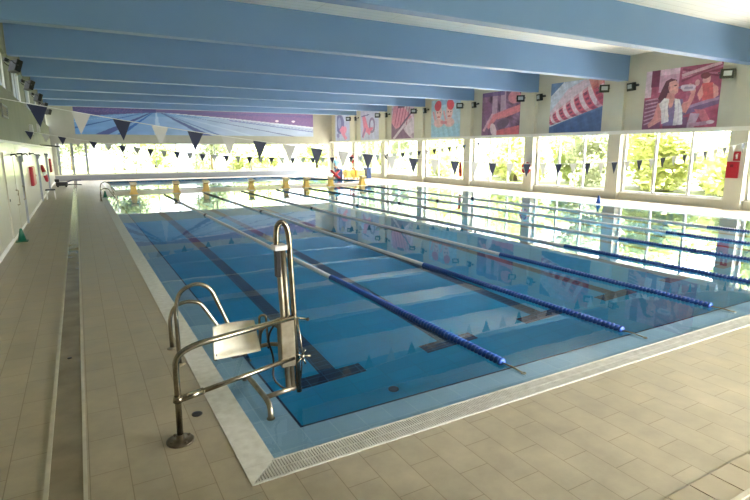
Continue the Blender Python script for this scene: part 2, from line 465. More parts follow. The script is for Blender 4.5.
for k, (y0, y1) in enumerate(((11.7,13.6),(13.75,15.5))):
    d = struct(MB().box(XL+.03,XL+.06,y0,y1,.1,2.2).build(f'door_{k+1}', M['panel']))
    yh = y1-.2
    h = MB(); h.tube(fillet([(XL+.06,yh,.78),(XL+.12,yh,.78),(XL+.12,yh,1.18),(XL+.06,yh,1.18)],.03), .014, 8); h.build('door_handle', M['steel_dull'], d)
    MB().box(XL+.06,XL+.075,y0+.1,y0+.16,1.0,1.06).build('door_lock', M['black'], d)

# wall behind the camera and ceiling
fx0, fx1, fz0, fz1 = 4.4, 13.0, .05, 3.0  # opening for an unseen window, added to brighten the near right deck
b = MB(); b.box(XL-TW,fx0,YF-TW,YF,0,ZC); b.box(fx1,XR+TW,YF-TW,YF,0,ZC); b.box(fx0,fx1,YF-TW,YF,0,fz0); b.box(fx0,fx1,YF-TW,YF,fz1,ZC)
b.box(1.6,1.8,YF,-2.75,0,3.4)   # unseen partition, added to shade the left deck from the front window
struct(b.build('wall_front', M['wallShade']))
w = empty(f'window_{wn}', (0,YF-.2,0)); struct(w); wn += 1  # added window behind the camera, lets extra daylight onto the deck
f = MB(); f.box(fx0,fx1,0,.08,fz0,fz0+.06); f.box(fx0,fx1,0,.08,fz1-.06,fz1); f.build('window_frame', M['alu'], w)
for i in range(9):
    x = fx0+(fx1-fx0)*i/8; MB().box(x-.04,x+.04,0,.09,fz0,fz1).build('mullion', M['alu'], w)
MB().poly([(fx0,.04,fz0),(fx1,.04,fz0),(fx1,.04,fz1),(fx0,.04,fz1)]).build('pane', M['glass'], w)
struct(MB().box(XL-TW,XR+TW,YF-TW,YB+TW,ZC,ZC+.3).build('ceiling', M['ceil']))

# beams
bm_names = ['above and behind the camera','just above the camera','nearest in view, cut by the top of the photo','second in view','third in view','fourth in view','fifth in view','sixth in view','farthest, in front of the pool mural']
for k, y in enumerate(beams_y):
    b = MB(); b.box(XL,XR,y,y+.38,ZB,ZC-.0)
    tag(b.build('roof_beam', M['beam'], bevel=.02), f'deep blue painted roof beam across the hall, {bm_names[k]}', 'beam', 'blue roof beams')

# ------------------------------------------------------------------ prints (posters, mural)
def inpoly(U, V, pts):
    r = np.zeros(U.shape, bool); n = len(pts); j = n-1
    for i in range(n):
        xi, yi = pts[i]; xj, yj = pts[j]
        if yi != yj:
            c = ((yi > V) != (yj > V)) & (U < (xj-xi)*(V-yi)/(yj-yi)+xi); r ^= c
        j = i
    return r
def print_mesh(name, P00, PU, PV, nu, nv, paint, label, cat, nrm, group=None, thick=.012):
    """grid from P00 along PU (u 0..1) and PV (v 0..1, up); paint(U,V)->rgb 0..255"""
    U, V = np.meshgrid(np.linspace(0,1,nu), np.linspace(0,1,nv))
    rgb = paint(U, V)/255.0
    if name == 'wall_poster': rgb = rgb*(1+(.10*nz(U,V,7,21,4)+.06*nz(V,U,17,5,2))*min(1,nu/130))[...,None]
    if name == 'wall_poster': rgb = rgb*.8+np.array((.82,.74,.82))*.2  # pale pink mixed in: haze painted into the poster colours
    rgb = np.clip(rgb, 0, 1); lr = np.where(rgb <= .04045, rgb/12.92, ((rgb+.055)/1.055)**2.4)
    P00, PU, PV, nrm = (np.array(a, float) for a in (P00, PU, PV, nrm))
    pts = P00 + U[...,None]*PU + V[...,None]*PV + nrm*thick
    verts = pts.reshape(-1,3).tolist()
    faces = [(j*nu+i, j*nu+i+1, (j+1)*nu+i+1, (j+1)*nu+i) for j in range(nv-1) for i in range(nu-1)]
    # back corners give the sheet its thickness
    base = len(verts); cor = [P00, P00+PU, P00+PU+PV, P00+PV]; verts += [c.tolist() for c in cor]
    fr = [0, nu-1, nu*nv-1, nu*(nv-1)]
    def edge(idx, a, c): return tuple(idx) + (c, a)
    faces += [edge(list(range(0,nu)), base, base+1), edge([j*nu+nu-1 for j in range(nv)], base+1, base+2), edge([nu*(nv-1)+i for i in range(nu)][::-1], base+2, base+3), edge([j*nu for j in range(nv)][::-1], base+3, base)]
    me = bpy.data.meshes.new(name); me.from_pydata(verts, [], faces)
    at = me.attributes.new('print', 'FLOAT_COLOR', 'POINT')
    c = np.ones((len(verts),4), np.float32); c[:base,:3] = lr.reshape(-1,3); c[base:,:3] = .5
    at.data.foreach_set('color', c.ravel()); me.materials.append(M['print']); me.update()
    bmx = bmesh.new(); bmx.from_mesh(me); bmesh.ops.recalc_face_normals(bmx, faces=bmx.faces); bmx.to_mesh(me); bmx.free()
    o = bpy.data.objects.new(name, me); COL.objects.link(o)
    return tag(o, label, cat, group)
def base(U, c): return np.ones(U.shape+(3,))*np.array(c, float)
def fill(img, m, c, a=1.0): img[m] = img[m]*(1-a)+np.array(c, float)*a
def nz(U, V, s, seed=0, oct=3):
    o = np.zeros(U.shape); r = np.random.RandomState(seed)
    for k in range(oct):
        for _ in range(4):
            a = r.rand()*2*PI; f = s*(2**k)*(0.7+.6*r.rand()); o += np.sin(2*PI*f*(U*math.cos(a)+V*math.sin(a))+r.rand()*7)/(2**k)/4
    return o
def ell(U, V, cx, cy, rx, ry, ang=0):
    c, s = math.cos(ang), math.sin(ang); x = (U-cx)*c+(V-cy)*s; y = -(U-cx)*s+(V-cy)*c
    return (x/rx)**2+(y/ry)**2 < 1
def band(U, V, p, q, w):
    p = np.array(p); q = np.array(q); d = q-p; L = np.hypot(*d); d = d/L
    t = (U-p[0])*d[0]+(V-p[1])*d[1]; s = np.abs(-(U-p[0])*d[1]+(V-p[1])*d[0])
    return (t > 0) & (t < L) & (s < w)

def paint_gym(U, V):
    im = base(U, (176,72,104)); n = nz(U,V,3,1)
    im += (n*26)[...,None]*np.array([1,.8,.9])
    fill(im, (U<.09)&(V>.55), (228,200,214)); fill(im, (U>.08)&(U<.2)&(V>.72), (120,44,74))
    fill(im, (U>.2)&(U<.47)&(V>.62), (216,160,186)); fill(im, (U>.2)&(U<.47)&(V>.9), (236,198,214))
    fill(im, (U<.26)&(V<.5), (110,60,92), .8)
    for i in range(7):
        fill(im, band(U,V,(.02,.08+.07*i),(.2,.16+.06*i),.012), (214,170,196), .8)
    for i in range(5): fill(im, band(U,V,(.5,.97-.05*i),(1,.8+.05*i-.02),.014), (226,150,176) if i%2 else (120,40,66), .8)
    fill(im, (V>.84)&(U>.55), (150,60,88), .4); fill(im, band(U,V,(.5,.86),(.98,.99),.025), (232,200,210), .8)
    # second person on the right
    fill(im, ell(U,V,.82,.76,.05,.075), (232,168,166)); fill(im, ell(U,V,.8,.82,.06,.05), (118,50,60))
    fill(im, inpoly(U,V,[(.77,.7),(.9,.7),(.97,.55),(.93,.38),(.8,.4),(.76,.55)]), (226,92,96))
    fill(im, inpoly(U,V,[(.9,.69),(.97,.62),(.99,.42),(.93,.44)]), (238,160,152)); fill(im, inpoly(U,V,[(.77,.68),(.72,.54),(.76,.42),(.8,.52)]), (238,160,152))
    fill(im, ell(U,V,.62,.66,.035,.06), (226,160,166)); fill(im, inpoly(U,V,[(.58,.6),(.66,.6),(.69,.42),(.58,.42)]), (190,92,118))
    fill(im, ell(U,V,.71,.72,.03,.05), (230,170,176))
    # treadmills
    fill(im, inpoly(U,V,[(.52,.3),(.55,.2),(1,.36),(1,.5),(.9,.42)]), (118,84,130)); fill(im, inpoly(U,V,[(.56,.3),(.9,.4),(1,.42),(1,.46),(.86,.44),(.56,.34)]), (168,132,172))
    fill(im, inpoly(U,V,[(.7,.3),(.84,.28),(.93,.08),(.86,.02),(.78,.16)]), (214,110,128)); fill(im, inpoly(U,V,[(.62,0),(.72,0),(.78,.22),(.66,.24)]), (198,164,188))
    fill(im, band(U,V,(.66,.04),(.95,.08),.03), (190,140,170)); fill(im, ell(U,V,.92,.08,.05,.03), (232,214,222))
    fill(im, (U>.48)&(V<.18)&(U<.63), (104,70,110), .8)
    # main figure: hair, face, neck
    fill(im, inpoly(U,V,[(.24,.66),(.29,.8),(.36,.84),(.44,.8),(.42,.68),(.34,.6),(.3,.5),(.24,.45),(.2,.52)]), (86,34,52))
    fill(im, inpoly(U,V,[(.34,.78),(.42,.8),(.46,.74),(.475,.69),(.465,.66),(.47,.6),(.43,.56),(.36,.58),(.33,.68)]), (236,170,160))
    fill(im, inpoly(U,V,[(.33,.6),(.42,.58),(.44,.46),(.3,.46)]), (214,140,136)); fill(im, ell(U,V,.345,.68,.014,.03), (204,120,120))
    fill(im, band(U,V,(.41,.71),(.445,.715),.008), (70,28,44))
    # torso
    fill(im, inpoly(U,V,[(.24,.48),(.54,.48),(.58,.3),(.55,.04),(.3,.04),(.3,.3)]), (130,110,156)); fill(im, inpoly(U,V,[(.33,.5),(.43,.5),(.41,.36),(.37,.34)]), (228,160,152))
    fill(im, inpoly(U,V,[(.2,.44),(.28,.46),(.27,.24),(.22,.1),(.1,.02),(.08,.08),(.15,.18)]), (224,142,140)); fill(im, inpoly(U,V,[(.1,.03),(.12,.1),(.36,.26),(.38,.2)]), (236,160,152))
    fill(im, inpoly(U,V,[(.55,.42),(.5,.3),(.6,.24),(.68,.46),(.7,.58),(.65,.6),(.61,.44)]), (230,150,146))
    fill(im, ell(U,V,.665,.6,.035,.045), (240,170,160)); 
    # bottle
    fill(im, inpoly(U,V,[(.48,.68),(.52,.71),(.66,.7),(.7,.67),(.68,.6),(.54,.6)]), (226,206,222)); fill(im, band(U,V,(.55,.655),(.66,.65),.018), (160,140,176), .8); fill(im, band(U,V,(.47,.67),(.5,.675),.015), (120,110,160))
    # towel
    fill(im, inpoly(U,V,[(.29,.52),(.36,.5),(.35,.36),(.38,.12),(.28,.08),(.26,.3),(.22,.42)]), (246,240,240)); fill(im, inpoly(U,V,[(.43,.5),(.5,.48),(.55,.3),(.57,.06),(.44,.05),(.45,.3)]), (248,243,242))
    fill(im, band(U,V,(.31,.45),(.31,.14),.006), (214,200,212), .7); fill(im, band(U,V,(.49,.42),(.51,.1),.007), (214,200,212), .7)
    fill(im, (V<.05)&(U>.3)&(U<.62), (98,50,86), .8)
    return im
def paint_reel(U, V):
    im = base(U, (170,196,222)); n = nz(U,V,3,4)
    fill(im, V < .3+.32*U, (64,104,158)); fill(im, V < .12+.3*U, (54,92,150)); im += (n*12)[...,None]
    fill(im, (V > .75)&(U<.25), (90,130,180)); fill(im, band(U,V,(.02,.72),(.28,.98),.03), (220,228,236))
    fill(im, band(U,V,(0,.14),(1,.5),.02), (226,234,240), .8)
    fill(im, inpoly(U,V,[(0,.18),(0,.42),(.35,.86),(.65,1),(1,1),(1,.5),(.6,.42),(.3,.3)]), (222,198,212))
    fill(im, inpoly(U,V,[(0,.42),(.35,.86),(.62,1),(.3,1),(0,.7)]), (206,216,230))
    p0 = np.array((-.05,.22)); p1 = np.array((1.0,.74)); d = (p1-p0); L_ = np.hypot(*d); d = d/L_
    t = ((U-p0[0])*d[0]+(V-p0[1])*d[1])/L_; sp = (-(U-p0[0])*d[1]+(V-p0[1])*d[0])/(.09+.17*np.clip(t,0,1.2))
    drum = (np.abs(sp) < 1)&(t > .02); tt = t+.05*np.sqrt(np.clip(1-sp**2,0,1)); q = np.clip(tt,0,2)**.75*7.5; fr = q-np.floor(q)
    fill(im, drum, (236,206,216)); redm = drum&(fr < .58); fill(im, redm, (204,74,100))
    hole = redm&(np.sin(sp*13) > .1)&(fr > .12)&(fr < .46); fill(im, hole, (120,40,72)); fill(im, drum&(sp < -.7), (150,60,96), .35); fill(im, drum&(sp > .75), (244,222,226), .5)
    fill(im, inpoly(U,V,[(.72,1),(.8,.78),(1,.9),(1,1)]), (214,110,100), .7); fill(im, ell(U,V,1.0,.72,.07,.25,-.35), (176,60,92), .5)
    return im
def paint_pull(U, V):
    im = base(U, (112,74,112)); n = nz(U,V,4,9); im += (n*50)[...,None]*np.array([1,.85,1])
    fill(im, (U>.0)&(U<.2)&(V<.95), (150,96,134), .5); fill(im, (U>.28)&(U<.42)&(V>.45), (206,170,196), .8); fill(im, (U>.5)&(U<.64)&(V>.5), (198,168,196), .8)
    fill(im, ell(U,V,.85,.83,.16,.14), (214,130,148)); fill(im, inpoly(U,V,[(.1,.24),(.3,.48),(.6,.56),(1,.66),(1,.5),(.66,.4),(.4,.36),(.2,.14)]), (226,120,132))
    fill(im, inpoly(U,V,[(.3,0),(1,0),(1,.2),(.6,.14),(.4,.1)]), (216,96,108)); fill(im, ell(U,V,.58,.26,.16,.1,.3), (84,60,90)); fill(im, ell(U,V,.33,.12,.08,.16,.3), (236,208,216))
    fill(im, ell(U,V,.16,.6,.1,.2), (128,76,120)); fill(im, (V>.9)&(U<.6), (86,66,130), .7); fill(im, band(U,V,(.05,.1),(.3,.5),.03), (220,160,180))
    return im
def paint_kids(U, V):
    im = base(U, (168,206,228)); n = nz(U,V,4,3); im += (n*12)[...,None]
    fill(im, V<.34, (140,202,226), .7); fill(im, (V>.85)&(U>.3), (110,164,206), .6)
    for cx, s in ((.27,-1),(.64,1)):
        fill(im, ell(U,V,cx,.66,.11,.2), (236,190,190)); fill(im, ell(U,V,cx-.03*s*-1,.84,.12,.14,.4*s), (212,50,70))
        fill(im, ell(U,V,cx-.04,.66,.02,.02), (110,60,70)); fill(im, ell(U,V,cx+.05,.66,.02,.02), (110,60,70)); fill(im, ell(U,V,cx,.54,.05,.02), (200,80,90))
        fill(im, ell(U,V,cx,.38,.17,.12), (228,180,186)); fill(im, band(U,V,(cx-.12,.44),(cx-.2,.7),.03), (226,150,160))
    fill(im, band(U,V,(.34,.4),(.56,.38),.04), (206,90,120), .7)
    return im
def paint_climb(U, V):
    im = base(U, (202,178,196)); n = nz(U,V,5,12); im += (n*38)[...,None]
    fill(im, inpoly(U,V,[(0,.45),(.1,1),(.5,1),(.9,.62),(.6,.5),(.4,.3),(.15,.32)]), (214,130,156)); fill(im, inpoly(U,V,[(0,0),(0,.5),(.2,.3),(.5,.38),(.62,.2),(.9,0)]), (122,82,116))
    for i in range(5): fill(im, band(U,V,(.15+.13*i,.4),(.3+.13*i,.95),.018), (150,60,96), .8)
    fill(im, band(U,V,(.35,.3),(1,.85),.03), (92,60,96)); fill(im, band(U,V,(.1,0),(.6,.42),.04), (214,196,212)); fill(im, (V>.92)&(U>.3)&(U<.6), (70,44,80))
    fill(im, inpoly(U,V,[(.6,.3),(1,.6),(1,.2),(.8,.05)]), (222,212,224), .8)
    return im
def paint_ring(U, V):
    im = base(U, (182,190,222)); im += (nz(U,V,3,6)*10)[...,None]
    fill(im, inpoly(U,V,[(.1,.8),(.25,.85),(.42,.45),(.6,.28),(.5,.15),(.3,.28),(.16,.06),(.08,.12),(.18,.4)]), (212,110,150)); fill(im, band(U,V,(.05,.8),(.5,.84),.02), (90,96,150))
    m = ell(U,V,.64,.48,.17,.26)&~ell(U,V,.64,.48,.09,.17); fill(im, m, (120,104,150)); fill(im, ell(U,V,.55,.34,.16,.06,.4), (206,96,140))
    fill(im, band(U,V,(.1,.1),(.3,.4),.04), (130,100,160))
    return im
def paint_loop(U, V):
    im = base(U, (180,196,230)); im += (nz(U,V,3,16)*10)[...,None]
    m = ell(U,V,.34,.62,.3,.36,.2); fill(im, m, (92,104,172)); fill(im, ell(U,V,.3,.66,.12,.2), (140,160,210))
    fill(im, inpoly(U,V,[(.3,.4),(.5,.55),(.66,.5),(.7,.2),(.85,.1),(.7,.02),(.5,.2)]), (222,130,170)); fill(im, ell(U,V,.7,.4,.1,.12), (226,140,180))
    fill(im, (U<.12), (196,214,240)); fill(im, ell(U,V,.2,.2,.1,.08), (130,130,190))
    return im
posters = [  # bay index, y extents, label, painter
  (2, 7.40,10.42,'pink tinted gym poster of a woman with white towel drinking from a bottle', paint_gym, 190, 150),
  (3,12.45,15.53,'poster of a large red and white ribbed lane float over blue water', paint_reel, 160, 130),
  (4,17.62,20.70,'purple and pink poster of bare arms reaching across', paint_pull, 110, 90),
  (5,22.75,25.85,'pale blue poster of two children in red swim caps', paint_kids, 100, 80),
  (6,27.95,31.05,'poster of pink limbs over a dark purple diagonal band', paint_climb, 90, 70),
  (7,33.0,36.1,'pale poster with a pink figure and a dark ring', paint_ring, 70, 60),
  (8,38.15,41.1,'pale poster with a blue oval and pink shape, nearest the far corner', paint_loop, 60, 50)]
for k, y0, y1, lab, pf, nu, nv in posters:
    print_mesh('wall_poster', (XR-.004,y1,3.05), (0,y0-y1,0), (0,0,2.42 if k > 2 else 2.36), nu, nv, pf, lab, 'poster', (-1,0,0), 'posters high on the right wall')

def paint_mural(U, V):
    # pool seen along its lanes: vanishing point upper middle-left
    vx, vy = .3, .96
    im = base(U, (120,160,208)); 
    sky = np.clip((V-.0)/1.0, 0, 1)
    left = np.array((110,160,222.)); right = np.array((176,194,222.))
    im = left*(1-np.clip(U*1.7,0,1))[...,None]+right*(np.clip(U*1.7,0,1))[...,None]
    im += (nz(U*3,V,3,2)*7)[...,None]
    fill(im, V > .72+.0*U, (110,160,212), .5)
    for xb, w, c in ((-.55,.02,(70,90,160)),(-.12,.03,(60,96,170)),(.08,.05,(70,82,150)),(.15,.026,(52,104,190)),(.51,.045,(86,96,156)),(.57,.016,(100,116,176)),(.93,.022,(96,96,150)),(1.35,.02,(110,110,170)),(2.2,.02,(120,120,180))):
        m = inpoly(U,V,[(vx-.001,vy),(vx+.001,vy),(xb+w/2,-.05),(xb-w/2,-.05)]); fill(im, m, c, .85)
    for xb, w in ((-.3,.02),(.3,.03),(.72,.03),(1.6,.04)):
        m = inpoly(U,V,[(vx-.001,vy),(vx+.001,vy),(xb+w/2,-.05),(xb-w/2,-.05)]); fill(im, m, (206,222,240), .6)
    # purple tribunes at both sides
    fill(im, inpoly(U,V,[(0,1.01),(0,.66),(.08,.72),(.3,.88),(.3,1.01)]), (92,86,150)); 
    fill(im, inpoly(U,V,[(.3,1.01),(.3,.9),(.62,.72),(1.01,.42),(1.01,1.01)]), (128,108,160))
    fill(im, inpoly(U,V,[(.3,.88),(.62,.68),(1.01,.36),(1.01,.42),(.62,.72),(.3,.9)]), (214,222,238)); fill(im, inpoly(U,V,[(.6,.62),(1.01,.18),(1.01,.22),(.6,.65)]), (120,130,190))
    fill(im, (V>.86)&(V<.93), (96,100,164), .5)
    r = np.random.RandomState(3); 
    m = ((U>.6)&(V>.55+.0*U)|((U<.25)&(V>.8)))&(r.rand(*U.shape)>.8); fill(im, m, (176,130,180), .4)
    for cx in (.82,.9): fill(im, ell(U,V,cx,.66,.008,.05), (240,226,240))
    return im
print_mesh('pool_mural', (-1.33,YB-.006,3.46), (19.27,0,0), (0,0,2.0), 300, 60, paint_mural, 'wide mural of an empty lane pool on the far wall', 'mural', (0,-1,0))

# ------------------------------------------------------------------ floodlights
def make_flood():
    r = empty('floodlight', (0,0,0))
    b = MB(); b.box(-.21,.21,-.1,.06,-.17,.17); hs = b.build('housing', M['black'], r, bevel=.015)
    b = MB(); b.box(-.13,.13,-.112,-.1,-.07,.10); b.build('lens', M['foil'], hs)
    b = MB(); b.tube(fillet([(-.23,0,.0),(-.23,.12,0),(-.23,.2,.05),(.23,.2,.05),(.23,.12,0),(.23,0,0)],.04), .014, 6); b.box(-.05,.05,.18,.3,.0,.1)
    b.build('bracket', M['black'], r)
    return r
fproto = None; used = False
short = {2:'towel woman',3:'red lane float',4:'bare arms',5:'two children',6:'pink limbs',7:'dark ring',8:'blue oval'}
fproto = make_flood()
def put_flood(loc, rz, tilt, label, group):
    global used
    o = fproto if not used else copy_tree(fproto); used = True
    o.location = loc; o.rotation_euler = (tilt, 0, rz); tag(o, label, 'floodlight', group)
for k in range(2, 9):
    y = beams_y[k]
    put_flood((XR-.32, y+.95, 4.92 if k==2 else 4.9), -PI/2+.75, .12, f'black floodlight on the right wall at the near edge of the {short[k]} poster', 'floodlights on the right wall')
    if k < 8: put_flood((XR-.32, beams_y[k+1]-.4, 4.84), -PI/2-.35, .1, f'black floodlight on the right wall at the far edge of the {short[k]} poster', 'floodlights on the right wall')
for k in range(5):
    put_flood((XL+.3, 14.9+5.113*k, 4.62), PI/2+.5, .35, f'black floodlight on the left wall by the small high windows, {ordn[k]} from the camera', 'floodlights on the left wall')

# ------------------------------------------------------------------ pennant banners
def banner(y, zf, x0, x1, flags, w, h, label):
    r = empty('pennant_banner', (x0, y, 0), label=label, cat='banner')
    n = 60; b = MB(); b.tube([(x0+(x1-x0)*i/n-x0, 0, zf(x0+(x1-x0)*i/n)) for i in range(n+1)], .006, 5); b.build('cord', M['string'], r)
    for i, (x, dark) in enumerate(flags):
        b = MB(); z = zf(x); s = (zf(x+.1)-zf(x-.1))/.2; rn = random.uniform(-.03,.03)
        p = [(x-w/2-x0, 0, z-s*w/2), (x+w/2-x0, 0, z+s*w/2), (x-x0+rn, rn, z-h)]
        lo = [b.bm.verts.new((a, c-.002, d)) for a,c,d in p]; hi = [b.bm.verts.new((a, c+.002, d)) for a,c,d in p]
        b.bm.faces.new(lo); b.bm.faces.new(hi[::-1])
        for q in range(3): b.bm.faces.new((lo[q], hi[q], hi[(q+1)%3], lo[(q+1)%3]))
        b.build('pennant', M['flagnavy'] if dark else M['flagwhite'], r)
def zf1(x): return 1.878 + (.0080 if x < 9.2 else .0088)*(x-9.2)**2 + (0 if x < 9.2 else 0)
def zf2(x): return 1.86 + (.0086 if x < 8.4 else .0071)*(x-8.4)**2
fl1 = sorted([(-1.795+1.039*i, True) for i in range(-1,21)] + [(-1.275+1.039*i, False) for i in range(-1,20)])
fl1 = [f for f in fl1 if -2.9 < f[0] < 19.7]
fl2 = sorted([(-2.86+1.041*i, True) for i in range(0,22)] + [(-2.34+1.041*i, False) for i in range(0,22)])
fl2 = [f for f in fl2 if -2.9 < f[0] < 19.7]
banner(5, zf1, XL, XR, fl1, .24, .3, 'nearer string of large navy and white pennants across the pool')
banner(20, zf2, XL, XR, fl2, .28, .31, 'farther string of navy and white pennants, smaller in view, across the pool')

# ------------------------------------------------------------------ starting blocks
def make_block():
    r = empty('starting_block', (0,0,0))
    b = MB(); b.box(-.24,.24,-.22,.28,0,.07); b.build('base', M['yellow'], r, bevel=.01)
    b = MB(); 
    quad = [(-.15,-.14),(.15,-.14),(.15,.2),(-.15,.2)]
    lo = [b.bm.verts.new((x*1.25,y,.07)) for x,y in quad]; hi = [b.bm.verts.new((x*.9,y*.9,.52)) for x,y in quad]
    b.bm.faces.new(lo[::-1]); b.bm.faces.new(hi)
    for i in range(4): b.bm.faces.new((lo[i],lo[(i+1)%4],hi[(i+1)%4],hi[i]))
    b.build('pedestal', M['yellow'], r, bevel=.01)
    b = MB(); b.box(-.2,.2,-.27,.27,.52,.6, Matrix.Translation((0,0,0)) @ Matrix.Rotation(.12,4,'X')); b.build('platform', M['cream'], r, bevel=.012)
    b = MB(); b.tube(fillet([(-.15,-.2,.46),(-.15,-.3,.44),(.15,-.3,.44),(.15,-.2,.46)],.04), .015, 8); b.build('grab_bar', M['steel'], r)
    return r
blk = make_block()
for k, x in enumerate([1.0,3.1,4.66,7.2,9.3,10.62,12.25,14.47]):
    o = blk if k == 0 else copy_tree(blk)
    o.location = (x, 25.9, 0); o.scale = (.8,.9,1); tag(o, f'yellow starting block at the far end of the pool, {ordn[k]} from the left', 'starting block', 'starting blocks')

# ------------------------------------------------------------------ pool ladders
def make_ladder():
    r = empty('pool_ladder', (0,0,0))
    for dy, h in ((0,.86),(.52,.54)):
        b = MB()
        if dy == 0: pts = [(0,dy,0),(0,dy,.62),(.05,dy,.80),(.22,dy,.865),(.36,dy,.80),(.62,dy,.12),(.72,dy,-.12),(.72,dy,-1.2)]
        else: pts = [(0,dy,0),(0,dy,.36),(.06,dy,.50),(.2,dy,.535),(.34,dy,.50),(.6,dy,.05),(.72,dy,-.12),(.72,dy,-1.2)]
        b.tube(fillet(pts,.1,5), .022, 12); hrl = b.build('handrail', M['steel'], r)
        b = MB(); b._lathe([(.055,0),(.055,.012),(.03,.022)], 16, (0,dy,0), True); b.build('base_flange', M['steel_dull'], hrl)
    for z in (-.3,-.6,-.9): MB().box(.68,.76,.0,.52,z,z+.03).build('step', M['steel_dull'], r)
    return r
lad = make_ladder(); lad.location = (-.65,1.79,0); tag(lad, 'steel pool ladder handrails beside the pool lift near the camera', 'pool ladder', 'pool ladders')
l2 = copy_tree(lad); l2.location = (-.62,22.6,0); l2['label'] = 'steel pool ladder handrails at the far left corner of the pool'

# ------------------------------------------------------------------ pool lift
lift = empty('pool_lift', (-.89,.25,0), label='stainless steel pool lift with white seat at the near left corner', cat='pool lift')
lo = Vector((-.89,.25,0))
def LT(p): return Vector(p)-lo
A = (-.89,.25)
b = MB(); b.tube([LT(p) for p in fillet([(-.895,.25,0),(-.885,.25,.70),(-.74,.27,.755),(.13,.42,.79)],.1)], .024, 14); b.build('guard_rail', M['steel'], lift)
b = MB(); b.tube([LT(p) for p in [(-.87,.255,.345),(.12,.42,.415)]], .02, 12); b.tube([LT(p) for p in [(-.895,.25,.325),(-.885,.25,.375)]], .034, 12); b.tube([LT(p) for p in [(-.87,.255,.345),(-.69,.285,.358)]], .027, 12)
b.build('middle_rail', M['steel'], lift)
b = MB(); b._lathe([(.105,0),(.105,.012),(.09,.018),(.03,.02),(.03,.06)], 24, tuple(LT((-.895,.25,0))), True)
for a in range(4): b._lathe([(.012,.012),(.012,.03)], 8, tuple(LT((-.895+.075*math.cos(a*PI/2+.4),.25+.075*math.sin(a*PI/2+.4),0))), True)
b.build('base_plate', M['flange'], lift)
# floor frame
b = MB()
b.tube([LT(p) for p in fillet([(-.15,1.12,-.02),(-.165,.98,.10),(-.155,.42,.105),(-.16,.28,.09),(-.165,.26,-.03)],.06)], .024, 12)
b.tube([LT(p) for p in [(-.155,.42,.105),(.16,.45,.125)]], .022, 12)
b._lathe([(.035,-.03),(.035,-.015)], 14, tuple(LT((-.165,.26,0))), True)
b.build('floor_frame', M['steel_dull'], lift)
# mast: profile and twin tube loop, slightly tilted
def ax(z): t = (z-.1)/1.5; return Vector((.125-.06*t, .43, z))
b = MB()
for dx in (-.055,-.012): 
    b.tube([LT(ax(z)+Vector((dx,.02,0))) for z in (.1,.9,1.42)], .024, 12)
b.build('mast', M['steel_dull'], lift)
b = MB()
p = [ax(.08)+Vector((.035,0,0)), ax(.9)+Vector((.04,0,0)), ax(1.50)+Vector((.045,0,0)), ax(1.60)+Vector((.03,0,0)), ax(1.64)+Vector((-.012,0,0)), ax(1.60)+Vector((-.055,0,0)), ax(1.50)+Vector((-.07,0,0)), ax(1.36)+Vector((-.07,0,0))]
b.tube([LT(q) for q in fillet(p,.05,4)], .024, 12); b.build('grab_loop', M['steel'], lift)
b = MB(); q = LT(ax(1.40)); b.box(q.x-.105,q.x+.005,q.y-.06,q.y+.05,q.z-.0,q.z+.045); cl_ = b.build('mast_clamp', M['white'], lift, bevel=.006)
b = MB(); q = LT(ax(1.3)); b.box(q.x-.095,q.x-.055,q.y-.04,q.y+.02,q.z-.13,q.z+.1); b.build('slot_cover', M['black'], lift, bevel=.004)
# carriage and arm to the seat
b = MB(); q = LT(ax(.62)); b.box(q.x-.10,q.x+.03,q.y-.02,q.y+.09,q.z-.28,q.z+.16); b.build('carriage', M['steel_dull'], lift, bevel=.01)
b = MB(); 
b.tube([LT(p) for p in fillet([(.07,.5,.66),(-.02,.62,.70),(-.1,.66,.64),(-.12,.66,.5)],.05)], .016, 10)
b.tube([LT(p) for p in fillet([(.07,.5,.52),(-.03,.64,.50),(-.16,.67,.48),(-.3,.68,.44)],.05)], .018, 10)
b.build('seat_arm', M['steel_dull'], lift)
b = MB(); b.tube([LT(p) for p in fillet([(-.105,.68,.46),(-.1,.68,.77),(-.045,.66,.77),(-.04,.64,.46)],.03)], .011, 8); b.build('seat_handle', M['steel'], lift)
# hydraulic hose, lever
b = MB(); b.tube([LT(p) for p in fillet([(.0,.52,.74),(-.08,.55,.6),(-.03,.52,.4),(-.06,.5,.22),(.03,.47,.12),(.1,.45,.1)],.08,5)], .009, 8); b.build('hose', M['rubber'], lift)
b = MB(); b.tube([LT(p) for p in [(.13,.42,.79),(.27,.46,.735)]], .008, 8); lv = b.build('lever', M['steel'], lift)
b = MB(); bmesh.ops.create_icosphere(b.bm, subdivisions=2, radius=.018, matrix=Matrix.Translation(LT((.275,.46,.735)))); kn = b.build('lever_knob', M['black'], lv)
b = MB(); b.tube([LT(p) for p in fillet([(.16,.42,.79),(.2,.42,.45),(.18,.43,.2)],.05)], .007, 6)
for a in range(5):
    an = a*2*PI/5; b.tube([LT((.19,.40,.42)), LT((.19+.07*math.cos(an), .38, .42+.07*math.sin(an)))], .009, 6)
b._lathe([(.02,-.02),(.02,.02)], 10, tuple(LT((.19,.4,.42))), True)
b.build('crank_handle', M['steel'], lift)
